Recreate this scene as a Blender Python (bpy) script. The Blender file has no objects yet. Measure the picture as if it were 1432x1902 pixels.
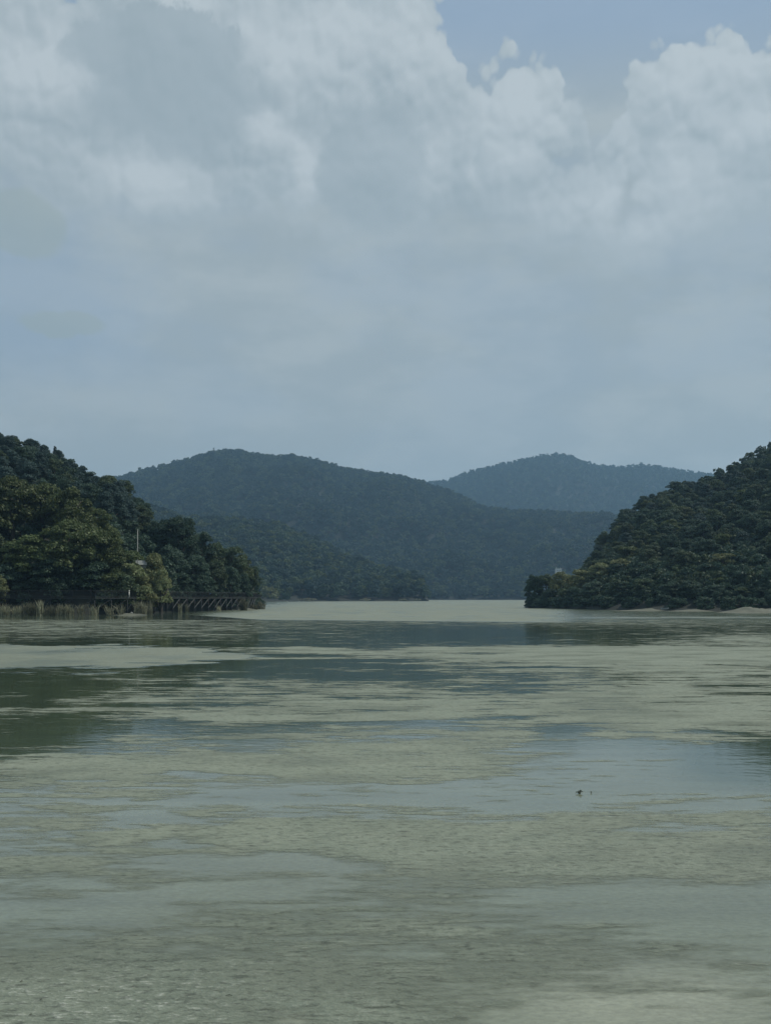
import bpy, math, random
import numpy as np

# ------------------------------------------------------------------ picture measures
F, CX, HZ, H = 2000.0, 716.0, 1110.0, 3.0      # focal length (photo px), centre column, horizon row, eye height (m)
def X_of(px, Y): return (px - CX) / F * Y
def Z_of(py, Y): return H - (py - HZ) / F * Y
def Y_of(py): return H * F / (py - HZ)

S = bpy.context.scene
COL = S.collection

# ------------------------------------------------------------------ camera
cd = bpy.data.cameras.new('camera'); cam = bpy.data.objects.new('camera', cd); COL.objects.link(cam)
cam.location = (0, 0, H); cam.rotation_euler = (math.radians(90), 0, 0)
cd.sensor_width = 36; cd.lens = F / 1902 * 36; cd.shift_y = (HZ - 951) / 1902
cd.clip_start = 0.1; cd.clip_end = 20000
S.camera = cam

# ------------------------------------------------------------------ exposure
S.view_settings.view_transform = 'Standard'; S.view_settings.look = 'None'
S.view_settings.exposure = 0.0; S.view_settings.gamma = 1.0; S.view_settings.use_curve_mapping = False
S.render.engine = 'CYCLES'
cy = S.cycles
cy.max_bounces = 5; cy.diffuse_bounces = 2; cy.glossy_bounces = 2; cy.transparent_max_bounces = 8
cy.volume_bounces = 0; cy.transmission_bounces = 2; cy.sample_clamp_indirect = 3.0
cy.use_denoising = True
try: cy.denoiser = 'OPENIMAGEDENOISE'; cy.denoising_prefilter = 'ACCURATE'
except Exception: pass

# ------------------------------------------------------------------ sun
sun_dir = np.array([0.80, 0.22, 1.0]); sun_dir /= np.linalg.norm(sun_dir)
SUN_EL = math.asin(sun_dir[2]); SUN_AZ = math.atan2(sun_dir[0], sun_dir[1])
sl = bpy.data.lights.new('sun', 'SUN'); sl.energy = 3.3; sl.angle = math.radians(0.5); sl.color = (1.0, 0.95, 0.86)
so = bpy.data.objects.new('sun', sl); COL.objects.link(so)
from mathutils import Vector
so.rotation_euler = Vector((-sun_dir[0], -sun_dir[1], -sun_dir[2])).to_track_quat('-Z', 'Y').to_euler()
so.location = (0, 0, 500)

# ------------------------------------------------------------------ node helper
class NB:
    def __init__(s, tree): s.t = tree; s.N = tree.nodes; s.L = tree.links
    def set(s, sock, v):
        if isinstance(v, bpy.types.NodeSocket): s.L.new(v, sock)
        elif v is not None: sock.default_value = v
    def node(s, typ, **kw):
        n = s.N.new(typ)
        for k, v in kw.items(): setattr(n, k, v)
        return n
    def m(s, op, a, b=None, c=None, clamp=False):
        n = s.node('ShaderNodeMath', operation=op, use_clamp=clamp)
        s.set(n.inputs[0], a)
        if b is not None: s.set(n.inputs[1], b)
        if c is not None: s.set(n.inputs[2], c)
        return n.outputs[0]
    def v(s, op, a, b=None, c=None):
        n = s.node('ShaderNodeVectorMath', operation=op)
        s.set(n.inputs[0], a)
        if b is not None:
            s.set(n.inputs['Scale'] if op == 'SCALE' else n.inputs[1], b)
        if c is not None: s.set(n.inputs[2], c)
        return n.outputs['Value'] if op in ('LENGTH', 'DOT_PRODUCT', 'DISTANCE') else n.outputs[0]
    def noise(s, vec, scale, detail=3, rough=0.5, col=False, dist=0.0, dim='3D'):
        n = s.node('ShaderNodeTexNoise', noise_dimensions=dim)
        s.set(n.inputs['Vector'], vec); n.inputs['Scale'].default_value = scale
        n.inputs['Detail'].default_value = detail; n.inputs['Roughness'].default_value = rough
        n.inputs['Distortion'].default_value = dist
        return n.outputs['Color'] if col else n.outputs['Fac']
    def vor(s, vec, scale, smooth=1.0, dim='3D'):
        n = s.node('ShaderNodeTexVoronoi', feature='SMOOTH_F1', voronoi_dimensions=dim)
        s.set(n.inputs['Vector'], vec); n.inputs['Scale'].default_value = scale
        n.inputs['Smoothness'].default_value = smooth
        return n.outputs['Distance']
    def ss(s, x, lo, hi, a=0.0, b=1.0, smooth=True):
        n = s.node('ShaderNodeMapRange'); n.interpolation_type = 'SMOOTHSTEP' if smooth else 'LINEAR'
        s.set(n.inputs[0], x); s.set(n.inputs[1], lo); s.set(n.inputs[2], hi); s.set(n.inputs[3], a); s.set(n.inputs[4], b)
        return n.outputs[0]
    def mix(s, f, a, b):
        n = s.node('ShaderNodeMix', data_type='RGBA')
        s.set(n.inputs[0], f)
        for sock, v in ((n.inputs[6], a), (n.inputs[7], b)):
            if isinstance(v, tuple) and len(v) == 3: v = (*v, 1)
            s.set(sock, v)
        return n.outputs[2]

# ------------------------------------------------------------------ world: Nishita sky with clouds
def azel(px, py):
    dx = (px - CX) / F
    return math.atan(dx) * 2, math.atan((HZ - py) / F / math.hypot(1, dx)) * 2
W = bpy.data.worlds.new('World'); S.world = W; W.use_nodes = True
wt = W.node_tree
for n in list(wt.nodes): wt.nodes.remove(n)
w = NB(wt)
tc = w.node('ShaderNodeTexCoord').outputs['Generated']
sep = w.node('ShaderNodeSeparateXYZ'); w.set(sep.inputs[0], tc)
az = w.m('ARCTAN2', sep.outputs[0], sep.outputs[1]); el = w.m('ARCSINE', sep.outputs[2])
cb = w.node('ShaderNodeCombineXYZ'); w.set(cb.inputs[0], w.m('MULTIPLY', az, 2.0)); w.set(cb.inputs[1], w.m('MULTIPLY', el, 2.0))
P0 = cb.outputs[0]
# gentle warp of the cloud outlines
wn = w.noise(P0, 5.0, 5, 0.60, col=True, dim='2D')
P = w.v('MULTIPLY_ADD', w.v('SUBTRACT', wn, (0.5, 0.5, 0.5)), (0.048, 0.048, 0.0), P0)
K = 10.0   # world background strength is 0.1
def c10(r, g_, b_): return (r * K, g_ * K, b_ * K)
py_ = w.m('MULTIPLY', el, 2.0)

def cloud_group(name, blobs):
    """height of a heap cloud: rounded lobes at four sizes"""
    g = bpy.data.node_groups.new(name, 'ShaderNodeTree')
    g.interface.new_socket('P', in_out='INPUT', socket_type='NodeSocketVector')
    g.interface.new_socket('H', in_out='OUTPUT', socket_type='NodeSocketFloat')
    b = NB(g); gi = g.nodes.new('NodeGroupInput'); go = g.nodes.new('NodeGroupOutput')
    p = gi.outputs[0]; acc = None
    for (px, py, rx, ry) in blobs:
        c = azel(px, py); sx, sy = 1000 / rx, 1000 / ry
        q = b.v('MULTIPLY_ADD', p, (sx, sy, 0), (-c[0] * sx, -c[1] * sy, 0))
        h = b.m('MULTIPLY', b.m('SUBTRACT', 1.0, b.v('LENGTH', q)), min(rx, ry) / 130)
        if acc is None: acc = h
        else:
            n = b.node('ShaderNodeMath', operation='SMOOTH_MAX'); b.set(n.inputs[0], acc); b.set(n.inputs[1], h); n.inputs[2].default_value = 0.08
            acc = n.outputs[0]
    for sc, am in ((9.0, .26), (21.0, .19), (47.0, .09)):
        d = b.vor(b.v('ADD', p, (sc, 0, 0)), sc, 0.35, '2D')
        acc = b.m('ADD', acc, b.m('MULTIPLY_ADD', b.m('MULTIPLY', d, d), -2.2 * am, 0.55 * am))
    acc = b.m('ADD', acc, b.m('MULTIPLY_ADD', b.noise(p, 40.0, 5, 0.65, dim='2D'), 0.10, -0.05))
    b.set(go.inputs[0], acc)
    return g
heap = cloud_group('heap_clouds', [
    (1315, 225, 150, 128), (1400, 255, 150, 130), (1250, 262, 120, 105), (1590, 270, 190, 160), (1330, 380, 220, 110),
    (950, 228, 108, 98), (1005, 252, 64, 70), (870, 330, 200, 130), (1110, 405, 190, 100), (1200, 440, 190, 90),
    (735, 120, 128, 140), (590, 130, 220, 170), (660, 330, 260, 150), (400, 100, 210, 150),
    (290, -10, 115, 75), (80, 150, 180, 140), (-80, 130, 240, 200), (250, 330, 300, 130), (480, 260, 230, 150), (620, -40, 200, 90)])
def use(g, vec):
    n = w.node('ShaderNodeGroup'); n.node_tree = g; w.set(n.inputs[0], vec); return n.outputs[0]
Ha = use(heap, P)
Hb = use(heap, w.v('ADD', P, (0.006, 0.013, 0)))
soft = w.ss(py_, 0.62, 0.80, 0.85, 0.11)
mask = w.ss(Ha, 0.0, soft)
relief = w.m('MULTIPLY', w.m('SUBTRACT', Ha, Hb), w.ss(py_, 0.58, 0.80, 0.4, 1.9))
inner = None
for (bx, by, rx, ry, am) in ((520, 110, 130, 85, .85), (100, 130, 140, 75, .75), (495, 215, 70, 55, .6), (575, 300, 45, 85, .75), (285, 345, 160, 60, .8), (790, 290, 70, 70, .6),
        (1290, 310, 100, 55, .8), (1210, 400, 160, 50, .6), (1385, 235, 90, 60, .7), (1310, 120, 150, 70, .6), (960, 200, 120, 90, .8), (960, 280, 100, 50, .6), (1120, 375, 190, 60, .7), (320, 15, 110, 55, .8), (770, 80, 150, 110, .55), (640, 60, 120, 60, .5), (1160, 210, 60, 80, .4)):
    c_ = azel(bx, by); q_ = w.v('MULTIPLY_ADD', P, (1000 / rx, 1000 / ry, 0), (-c_[0] * 1000 / rx, -c_[1] * 1000 / ry, 0))
    h_ = w.m('MULTIPLY', w.m('SUBTRACT', 1.0, w.v('LENGTH', q_), clamp=True), am)
    inner = h_ if inner is None else w.m('MAXIMUM', inner, h_)
tonal = w.m('MULTIPLY_ADD', w.noise(P, 5.0, 5, 0.55, dim='2D'), 1.0, -0.50)
lit = w.m('ADD', w.m('ADD', w.m('MULTIPLY_ADD', relief, 1.0, 0.22), w.m('MULTIPLY', inner, 1.15)), tonal)
lit = w.ss(lit, -0.25, 1.05, 0.0, 1.0, False)
cloud_col = w.mix(lit, c10(.345, .418, .458), c10(.515, .580, .615))
# the grey nearer clouds drifting in front
def front(cx_, cy_, rx, ry, nz, w_):
    q = w.v('MULTIPLY_ADD', P, (1000 / rx, 1000 / ry, 0), (-azel(cx_, cy_)[0] * 1000 / rx, -azel(cx_, cy_)[1] * 1000 / ry, 0))
    h_ = w.m('ADD', w.m('SUBTRACT', 1.0, w.v('LENGTH', q)), w.m('MULTIPLY_ADD', w.noise(P, 20.0, 6, 0.65, dim='2D'), nz, -nz / 2))
    return h_
gh = w.m('MAXIMUM', front(315, 175, 200, 130, .6, 0), front(250, 110, 140, 70, .6, 0))
gh3 = front(690, 310, 120, 120, .6, 0)
gmask = w.m('MULTIPLY', w.ss(gh, 0.0, w.ss(py_, .86, .97, .5, .12)), 0.85)
gmask3 = w.m('MULTIPLY', w.ss(gh3, 0.0, 0.3), 0.65)
grey = w.mix(w.m('ADD', w.noise(P0, 8.0, 6, 0.6, dim='2D'), w.m('MULTIPLY', relief, .2)), c10(.305, .380, .420), c10(.390, .462, .505))
sky = w.node('ShaderNodeTexSky', sky_type='NISHITA'); sky.sun_disc = False
sky.sun_elevation = SUN_EL; sky.sun_rotation = SUN_AZ; sky.air_density = 1.0; sky.dust_density = 1.5; sky.ozone_density = 1.5
up = w.m('MAXIMUM', sep.outputs[2], 0.002)
cbz = w.node('ShaderNodeCombineXYZ'); w.set(cbz.inputs[0], sep.outputs[0]); w.set(cbz.inputs[1], sep.outputs[1]); w.set(cbz.inputs[2], up)
w.set(sky.inputs[0], cbz.outputs[0]) if len(sky.inputs) else None
blue = w.mix(0.82, sky.outputs[0], c10(.290, .400, .540))
# thin streaky veil over the lower sky
stretch = w.v('MULTIPLY', P0, (1.0, 2.4, 1.0))
vn = w.noise(stretch, 2.6, 7, 0.55, dim='2D')
vn2 = w.noise(w.v('MULTIPLY_ADD', stretch, (1, 1, 1), (3.3, 1.7, 0)), 4.5, 7, 0.58, dim='2D')
veil_col = w.mix(w.ss(vn2, .36, .66), c10(.362, .428, .460), c10(.418, .480, .504))
veil_amt = w.m('MULTIPLY', w.ss(vn, 0.34, 0.58, 0.78, 1.0), w.ss(py_, 0.80, 1.0, 1.0, 0.2))
gap = w.m('ADD', front(40, 560, 330, 190, .5, 0), 0.0)
veil_amt = w.m('MULTIPLY', veil_amt, w.ss(gap, 0.0, .7, 1.0, .60))
hz_amt = w.ss(py_, 0.0, 0.50, 0.9, 0.0)
base = w.mix(veil_amt, blue, veil_col)
base = w.mix(hz_amt, base, w.mix(w.ss(vn2, 0.35, 0.65), c10(.390, .452, .462), c10(.432, .492, .500)))
# the rest of the sky, outside the mapped part
far_n = w.noise(tc, 2.6, 5, 0.55)
els = w.m('MAXIMUM', w.ss(w.m('ABSOLUTE', az), 0.5, 0.75), w.ss(el, 0.52, 0.62))
ecl = w.m('MULTIPLY', w.ss(far_n, 0.44, 0.60), els)
base = w.mix(ecl, base, w.mix(w.ss(far_n, .48, .7), c10(.36, .42, .46), c10(.49, .55, .59)))
out = w.mix(mask, base, cloud_col)
out = w.mix(w.m('MULTIPLY', gmask3, mask), out, grey)
out = w.mix(gmask, out, grey)
warm = w.m('MAXIMUM', front(38, 418, 90, 62, .5, 0), front(115, 602, 85, 26, .5, 0))
out = w.mix(w.m('MULTIPLY', w.ss(warm, 0.0, .25), .6), out, c10(.335, .405, .400))
bg = w.node('ShaderNodeBackground'); w.set(bg.inputs[0], out); bg.inputs[1].default_value = 0.1
wo = w.node('ShaderNodeOutputWorld'); wt.links.new(bg.outputs[0], wo.inputs[0])

W.cycles.sampling_method = 'MANUAL'; W.cycles.sample_map_resolution = 256

# ------------------------------------------------------------------ mesh and object helpers
def new_mesh(name, V, Fc, mats=(), smooth=False, fm=None):
    """V (n,3) array; Fc either (m,k) array or list of tuples"""
    me = bpy.data.meshes.new(name)
    V = np.asarray(V, dtype=np.float32)
    if isinstance(Fc, np.ndarray):
        k = Fc.shape[1]; m = Fc.shape[0]
        me.vertices.add(len(V)); me.vertices.foreach_set('co', V.ravel())
        me.loops.add(m * k); me.loops.foreach_set('vertex_index', Fc.astype(np.int32).ravel())
        me.polygons.add(m); me.polygons.foreach_set('loop_start', np.arange(0, m * k, k, dtype=np.int32))
        me.update(calc_edges=True)
    else:
        me.from_pydata([tuple(v) for v in V], [], Fc); me.update()
    if smooth: me.polygons.foreach_set('use_smooth', np.ones(len(me.polygons), dtype=bool))
    for m_ in mats: me.materials.append(m_)
    if fm is not None: me.polygons.foreach_set('material_index', np.asarray(fm, dtype=np.int32))
    return me
def obj(name, me, parent=None, loc=None, kind=None, label=None, cat=None, group=None):
    o = bpy.data.objects.new(name, me); COL.objects.link(o)
    if parent is not None: o.parent = parent
    if loc is not None: o.location = loc
    if kind: o['kind'] = kind
    if label: o['label'] = label
    if cat: o['category'] = cat
    if group: o['group'] = group
    return o
def thing(name, label, cat, loc, rz=0.0, group=None):
    o = obj(name, None, None, loc, None, label, cat, group); o.rotation_euler[2] = rz; o.empty_display_size = 0.3
    return o
class MB:
    def __init__(s): s.V = []; s.Fc = []
    def box(s, c, sz, rz=0.0):
        c = np.array(c, float); hx, hy, hz = [a / 2 for a in sz]; b = len(s.V); cr, sr = math.cos(rz), math.sin(rz)
        for (x, y, z) in ((-hx, -hy, -hz), (hx, -hy, -hz), (hx, hy, -hz), (-hx, hy, -hz), (-hx, -hy, hz), (hx, -hy, hz), (hx, hy, hz), (-hx, hy, hz)):
            s.V.append((c[0] + x * cr - y * sr, c[1] + x * sr + y * cr, c[2] + z))
        s.Fc += [(b, b + 3, b + 2, b + 1), (b + 4, b + 5, b + 6, b + 7), (b, b + 1, b + 5, b + 4), (b + 1, b + 2, b + 6, b + 5), (b + 2, b + 3, b + 7, b + 6), (b + 3, b, b + 4, b + 7)]
    def tube(s, pts, rad, n=6):
        pts = [np.array(p, float) for p in pts]; b = len(s.V)
        for i, p in enumerate(pts):
            d = pts[min(i + 1, len(pts) - 1)] - pts[max(i - 1, 0)]; d = d / (np.linalg.norm(d) + 1e-9)
            a = np.cross(d, (0, 0, 1) if abs(d[2]) < 0.9 else (1, 0, 0)); a /= np.linalg.norm(a); c = np.cross(d, a)
            r = rad[i] if hasattr(rad, '__len__') else rad
            for k in range(n):
                t = 2 * math.pi * k / n
                s.V.append(tuple(p + r * (a * math.cos(t) + c * math.sin(t))))
        for i in range(len(pts) - 1):
            for k in range(n):
                a0 = b + i * n + k; a1 = b + i * n + (k + 1) % n
                s.Fc.append((a0, a1, a1 + n, a0 + n))
        s.Fc.append(tuple(b + k for k in range(n))[::-1]); s.Fc.append(tuple(b + (len(pts) - 1) * n + k for k in range(n)))
    def mesh(s, name, mat, smooth=False): return new_mesh(name, s.V, s.Fc, [mat], smooth)

# numpy value noise -------------------------------------------------
_r = np.random.default_rng(5); _tab = _r.random((256, 256))
def vnoise(x, y):
    xi = np.floor(x).astype(int); yi = np.floor(y).astype(int); fx = x - xi; fy = y - yi
    fx = fx * fx * (3 - 2 * fx); fy = fy * fy * (3 - 2 * fy)
    g = lambda a, b: _tab[a % 256, b % 256]
    return (g(xi, yi) * (1 - fx) + g(xi + 1, yi) * fx) * (1 - fy) + (g(xi, yi + 1) * (1 - fx) + g(xi + 1, yi + 1) * fx) * fy
def fbm(x, y, o=4):
    s = 0; a = 0.5
    for i in range(o): s = s + a * vnoise(x * 2 ** i + 17 * i, y * 2 ** i + 31 * i); a *= 0.5
    return s / (1 - 0.5 ** o)

# ------------------------------------------------------------------ materials
def mat(name):
    m = bpy.data.materials.new(name); m.use_nodes = True; t = m.node_tree
    for n in list(t.nodes): t.nodes.remove(n)
    return m, NB(t)
def out_surf(b, sh):
    o = b.node('ShaderNodeOutputMaterial'); b.L.new(sh, o.inputs[0])
def leaf_mat(name, dark, light, vary=0.5, trans=0.25, patch=0.55):
    m, b = mat(name)
    oi = b.node('ShaderNodeObjectInfo'); geo = b.node('ShaderNodeNewGeometry')
    n1 = b.noise(geo.outputs['Position'], patch, 3, 0.6)
    n2 = b.noise(geo.outputs['Position'], 3.0, 2, 0.5)
    f = b.m('ADD', b.m('MULTIPLY', oi.outputs['Random'], vary), b.m('MULTIPLY_ADD', n1, 1.1, -0.55 + (1 - vary) * 0.5), clamp=True)
    c = b.mix(f, dark, light)
    hsv = b.node('ShaderNodeHueSaturation'); b.set(hsv.inputs['Color'], c)
    b.set(hsv.inputs['Value'], b.ss(n2, 0.25, 0.75, 0.50, 1.50, False))
    b.set(hsv.inputs['Hue'], b.ss(oi.outputs['Random'], 0, 1, 0.485, 0.515, False))
    p = b.node('ShaderNodeBsdfPrincipled'); b.set(p.inputs['Base Color'], hsv.outputs[0])
    p.inputs['Roughness'].default_value = 0.62; p.inputs['Specular IOR Level'].default_value = 0.25
    tr = b.node('ShaderNodeBsdfTranslucent'); b.set(tr.inputs[0], hsv.outputs[0])
    mx = b.node('ShaderNodeMixShader'); mx.inputs[0].default_value = trans
    b.L.new(p.outputs[0], mx.inputs[1]); b.L.new(tr.outputs[0], mx.inputs[2]); out_surf(b, mx.outputs[0])
    return m
def simple(name, col, rough=0.8, vary=0.35, scale=3.0, bump=0.0):
    m, b = mat(name)
    geo = b.node('ShaderNodeNewGeometry')
    n = b.noise(geo.outputs['Position'], scale, 5, 0.6)
    c = b.mix(n, tuple(x * (1 - vary) for x in col), tuple(x * (1 + vary) for x in col))
    p = b.node('ShaderNodeBsdfPrincipled'); b.set(p.inputs['Base Color'], c); p.inputs['Roughness'].default_value = rough
    if bump:
        bp = b.node('ShaderNodeBump'); bp.inputs['Strength'].default_value = bump; b.set(bp.inputs['Height'], n); b.L.new(bp.outputs[0], p.inputs['Normal'])
    out_surf(b, p.outputs[0]); return m
M_olive = leaf_mat('olive_leaves', (.038, .062, .022), (.128, .156, .058))
M_yel = leaf_mat('yellowish_leaves', (.110, .130, .050), (.230, .250, .120))
M_dark = leaf_mat('dark_leaves', (.024, .050, .033), (.076, .122, .076))
M_pine = leaf_mat('pine_needles', (.020, .044, .040), (.060, .102, .086), trans=0.1)
M_mid = leaf_mat('mid_green_leaves', (.032, .058, .030), (.108, .142, .070))
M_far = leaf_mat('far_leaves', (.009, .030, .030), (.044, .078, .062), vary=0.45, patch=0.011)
M_bark = simple('bark', (.055, .045, .035), bump=0.4)
M_palebark = simple('pale_bark', (.26, .26, .23), bump=0.3)
M_soil = simple('forest_soil', (.014, .018, .012), 0.95, 0.5, 0.6, 0.4)
M_bank = simple('bank_sand', (.105, .11, .078), 0.9, 0.45, 0.9, 0.5)
M_lakebed = simple('lakebed_mud', (.05, .048, .035), 0.95, 0.3, 0.2)
M_reed = leaf_mat('reed_straw', (.06, .07, .04), (.36, .35, .24), vary=0.6, trans=0.3)
M_wood = simple('weathered_timber', (.016, .019, .018), 0.9, 0.4, 2.0)
M_steel = simple('painted_steel', (.014, .017, .018), 0.85, 0.2, 1.5)
M_brace = simple('brace_steel', (.085, .095, .09), 0.5, 0.4, 1.5)
M_white = simple('white_paint', (.62, .62, .57), 0.55, 0.15, 0.8)
M_roof = simple('pale_roof', (.20, .21, .19), 0.5, 0.25, 2.5)
M_window = simple('dark_glass', (.03, .04, .05), 0.2, 0.1, 1.0)
M_blue = simple('blue_paint', (.10, .20, .40), 0.5, 0.1, 1.0)
M_grey = simple('grey_hull', (.22, .26, .29), 0.5, 0.2, 1.0)
M_weed = simple('wet_weed', (.07, .08, .045), 0.5, 0.5, 20.0)

# ------------------------------------------------------------------ terrain
def interp(tab, x):
    a = np.array(tab, float); return np.interp(x, a[:, 0], a[:, 1])
class Hill:
    def __init__(s, name, prof, shore, ridge, tree_h, px0, px1, nx, ny, shape=0.85, mat=M_soil, rough=0.0, z0=0.4):
        s.name = name; s.prof = prof; s.shore = shore; s.ridge = ridge; s.th = tree_h; s.px0 = px0; s.px1 = px1
        s.shape = shape; s.rough = rough; s.z0 = z0
        u = np.linspace(px0, px1, nx); v = np.concatenate([np.linspace(-0.08, 1, ny), np.linspace(1.04, 1.6, ny // 4)])
        U, Vv = np.meshgrid(u, v); Y = s.Yuv(U, Vv); Z = s.Zuv(U, Vv); Xx = (U - CX) / F * Y
        P_ = np.stack([Xx, Y, Z], -1).reshape(-1, 3)
        nyy = len(v); i = np.arange(nyy - 1)[:, None] * nx + np.arange(nx - 1)[None]
        Fc = np.stack([i, i + 1, i + nx + 1, i + nx], -1).reshape(-1, 4)
        obj(name, new_mesh(name, P_, Fc, [mat], True), kind='structure')
    def Yuv(s, u, v): a = interp(s.shore, u); b = interp(s.ridge, u); return a + (b - a) * v
    def Zuv(s, u, v):
        yr = interp(s.ridge, u); th = interp(s.th, u) if isinstance(s.th, list) else s.th
        zr = np.maximum(H - (interp(s.prof, u) - HZ) / F * yr - th, 0.6)
        Y = s.Yuv(u, v); x = (u - CX) / F * Y
        t = np.clip(v, 0, 1) ** s.shape
        z = s.z0 + (zr - s.z0) * t
        z = z + s.rough * (fbm(x / 90 + 7, Y / 90) - 0.5) * np.clip(v * (1.0 - v) * 4, 0, 1)
        z = np.where(v > 1, zr - (v - 1) * zr * 1.1, z)
        return np.where(v < 0, s.z0 + v * 40, z)
    def at(s, u, v): return float(X_of(u, s.Yuv(u, v))), float(s.Yuv(u, v)), float(s.Zuv(np.array(float(u)), np.array(float(v))))
    def atY(s, u, Y):
        a = float(interp(s.shore, u)); b = float(interp(s.ridge, u)); return s.at(u, (Y - a) / (b - a))

gm = new_mesh('ground', [(-6500, -600, -2.0), (6500, -600, -2.0), (6500, 7500, -2.0), (-6500, 7500, -2.0)], [(0, 1, 2, 3)], [M_lakebed])
obj('ground', gm, kind='structure')

H_left = Hill('hill', [(-420, 730), (-200, 765), (0, 800), (50, 812), (100, 836), (150, 868), (200, 888), (230, 895), (245, 920), (280, 952), (300, 968), (340, 985), (365, 1003), (400, 1025), (430, 1040), (460, 1062), (474, 1085), (486, 1106)],
    [(-420, 192), (100, 189), (190, 193), (240, 199), (330, 227), (400, 246), (450, 264), (486, 292)],
    [(-420, 330), (0, 310), (230, 300), (300, 280), (400, 285), (486, 305)],
    [(-420, 8), (100, 7.5), (230, 6.5), (300, 6.5), (400, 7), (460, 6), (486, 3)], -420, 486, 120, 80, 0.6, z0=0.7)
H_right = Hill('hill.001', [(975, 1106), (985, 1094), (1010, 1082), (1060, 1072), (1100, 1042), (1108, 1018), (1125, 981), (1160, 948), (1190, 925), (1215, 902), (1260, 888), (1290, 879), (1310, 868), (1350, 854), (1380, 836), (1432, 808), (1600, 730), (1900, 680)],
    [(975, 316), (985, 306), (1100, 272), (1200, 250), (1432, 226), (1900, 205)],
    [(975, 330), (1060, 350), (1125, 400), (1290, 440), (1432, 460), (1900, 420)],
    [(975, 4), (1060, 5), (1125, 7), (1900, 7)], 975, 1900, 130, 80, 0.9, z0=0.6)
H_mid = Hill('hill.002', [(150, 900), (300, 942), (350, 957), (450, 961), (520, 970), (560, 987), (600, 1003), (640, 1027), (700, 1050), (760, 1068), (785, 1084), (796, 1106)],
    [(150, 800), (480, 830), (796, 900)], [(150, 1250), (480, 1230), (700, 1080), (796, 930)], [(150, 11), (700, 10), (796, 4)], 150, 796, 130, 50, 0.9, z0=0.8)
H_m1 = Hill('mountain', [(-300, 905), (100, 900), (225, 884), (260, 871), (300, 864), (340, 852), (370, 844), (410, 835), (440, 834), (480, 842), (520, 846), (545, 843), (590, 853), (640, 868), (690, 875), (740, 882), (780, 892), (830, 907), (870, 926), (900, 939), (960, 947), (1020, 947), (1100, 952), (1160, 957), (1300, 965), (1500, 960)],
    [(-300, 1300), (790, 1330), (1500, 1300)], [(-300, 2300), (600, 2250), (800, 2150), (1000, 1950), (1500, 1900)], 9, -300, 1500, 260, 110, 0.95, rough=95, z0=0.8)
H_m2 = Hill('mountain.001', [(400, 960), (700, 910), (780, 895), (830, 891), (870, 874), (900, 867), (950, 855), (990, 847), (1020, 841), (1035, 839), (1055, 843), (1075, 851), (1110, 862), (1150, 865), (1190, 860), (1240, 867), (1290, 875), (1400, 892), (1700, 900)],
    [(400, 2500), (1700, 2500)], [(400, 3600), (1035, 3500), (1700, 3700)], 9, 400, 1700, 160, 60, 0.95, rough=110, z0=5)

# ------------------------------------------------------------------ foliage meshes
def crown_mesh(name, seed, m, lobes, leaves, leaf, aspect=1.0, pine=False, tri=False):
    """crown of unit radius, base at z=0, top at z=2*aspect: leaf-sized faces massed over uneven lobes"""
    r = np.random.default_rng(seed)
    C = []; R = []
    for i in range(lobes):
        t = r.uniform(0, 2 * math.pi); zz = r.uniform(0.12, 0.95) ** 0.85
        if pine: rad = (1.05 - zz) ** 0.75 * r.uniform(0.2, 0.85); lr = r.uniform(0.24, 0.40)
        else:
            env = math.sqrt(max(0.02, 1 - (2 * zz - 0.85) ** 2 / 1.35)); rad = env * r.uniform(0.25, 0.78); lr = r.uniform(0.17, 0.36)
        C.append((rad * math.cos(t), rad * math.sin(t), 2 * aspect * (zz * (1 - 0.10) )))
        R.append(lr)
    C = np.array(C); R = np.array(R)
    per = leaves // lobes; Ps = []; Ns = []
    for c, rr in zip(C, R):
        d = r.normal(size=(per, 3)); d[:, 2] = np.abs(d[:, 2]) * 0.75 + d[:, 2] * 0.35; d /= np.linalg.norm(d, axis=1)[:, None]
        q = r.uniform(0.55, 1.08, per) ** 0.6
        p = c + d * (rr * q)[:, None] * np.array([1, 1, 0.92 if not pine else 0.75])
        Ps.append(p); Ns.append(d)
    Ps = np.concatenate(Ps); Ns = np.concatenate(Ns)
    top = Ps[:, 2].max(); Ps[:, 2] *= 2 * aspect / top
    nn = Ns + r.normal(size=Ns.shape) * 0.75; nn /= np.linalg.norm(nn, axis=1)[:, None]
    a = np.cross(nn, r.normal(size=nn.shape)); a /= np.linalg.norm(a, axis=1)[:, None]; b = np.cross(nn, a)
    sz = (leaf * r.uniform(0.6, 1.4, len(Ps)))[:, None]
    if tri:
        V = np.stack([Ps + a * sz, Ps - a * sz * 0.6 + b * sz * 0.9, Ps - a * sz * 0.6 - b * sz * 0.9], 1).reshape(-1, 3)
        Fc = np.arange(len(V)).reshape(-1, 3)
    else:
        bend = nn * sz * 0.25
        V = np.stack([Ps + a * sz, Ps + b * sz * 0.6 - bend, Ps - a * sz, Ps - b * sz * 0.6 - bend], 1).reshape(-1, 3)
        Fc = np.arange(len(V)).reshape(-1, 4)
    return new_mesh(name, V, Fc, [m])
def trunk_mesh(name, seed, m=None):
    r = random.Random(seed); mb = MB()
    mb.tube([(0, 0, -0.06), (r.uniform(-.03, .03), r.uniform(-.03, .03), 0.3), (r.uniform(-.06, .06), r.uniform(-.06, .06), 0.6), (0, 0, 0.88)], [0.035, 0.026, 0.018, 0.006], 7)
    for k in range(6):
        t = k * 1.1 + r.uniform(0, .5); z = 0.3 + 0.08 * k; l = 0.30 - 0.03 * k
        mb.tube([(0, 0, z), (l * .5 * math.cos(t), l * .5 * math.sin(t), z + .08), (l * math.cos(t), l * math.sin(t), z + .2)], [0.014, 0.009, 0.003], 5)
    return mb.mesh(name, m or M_bark, True)
NP = 5
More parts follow.
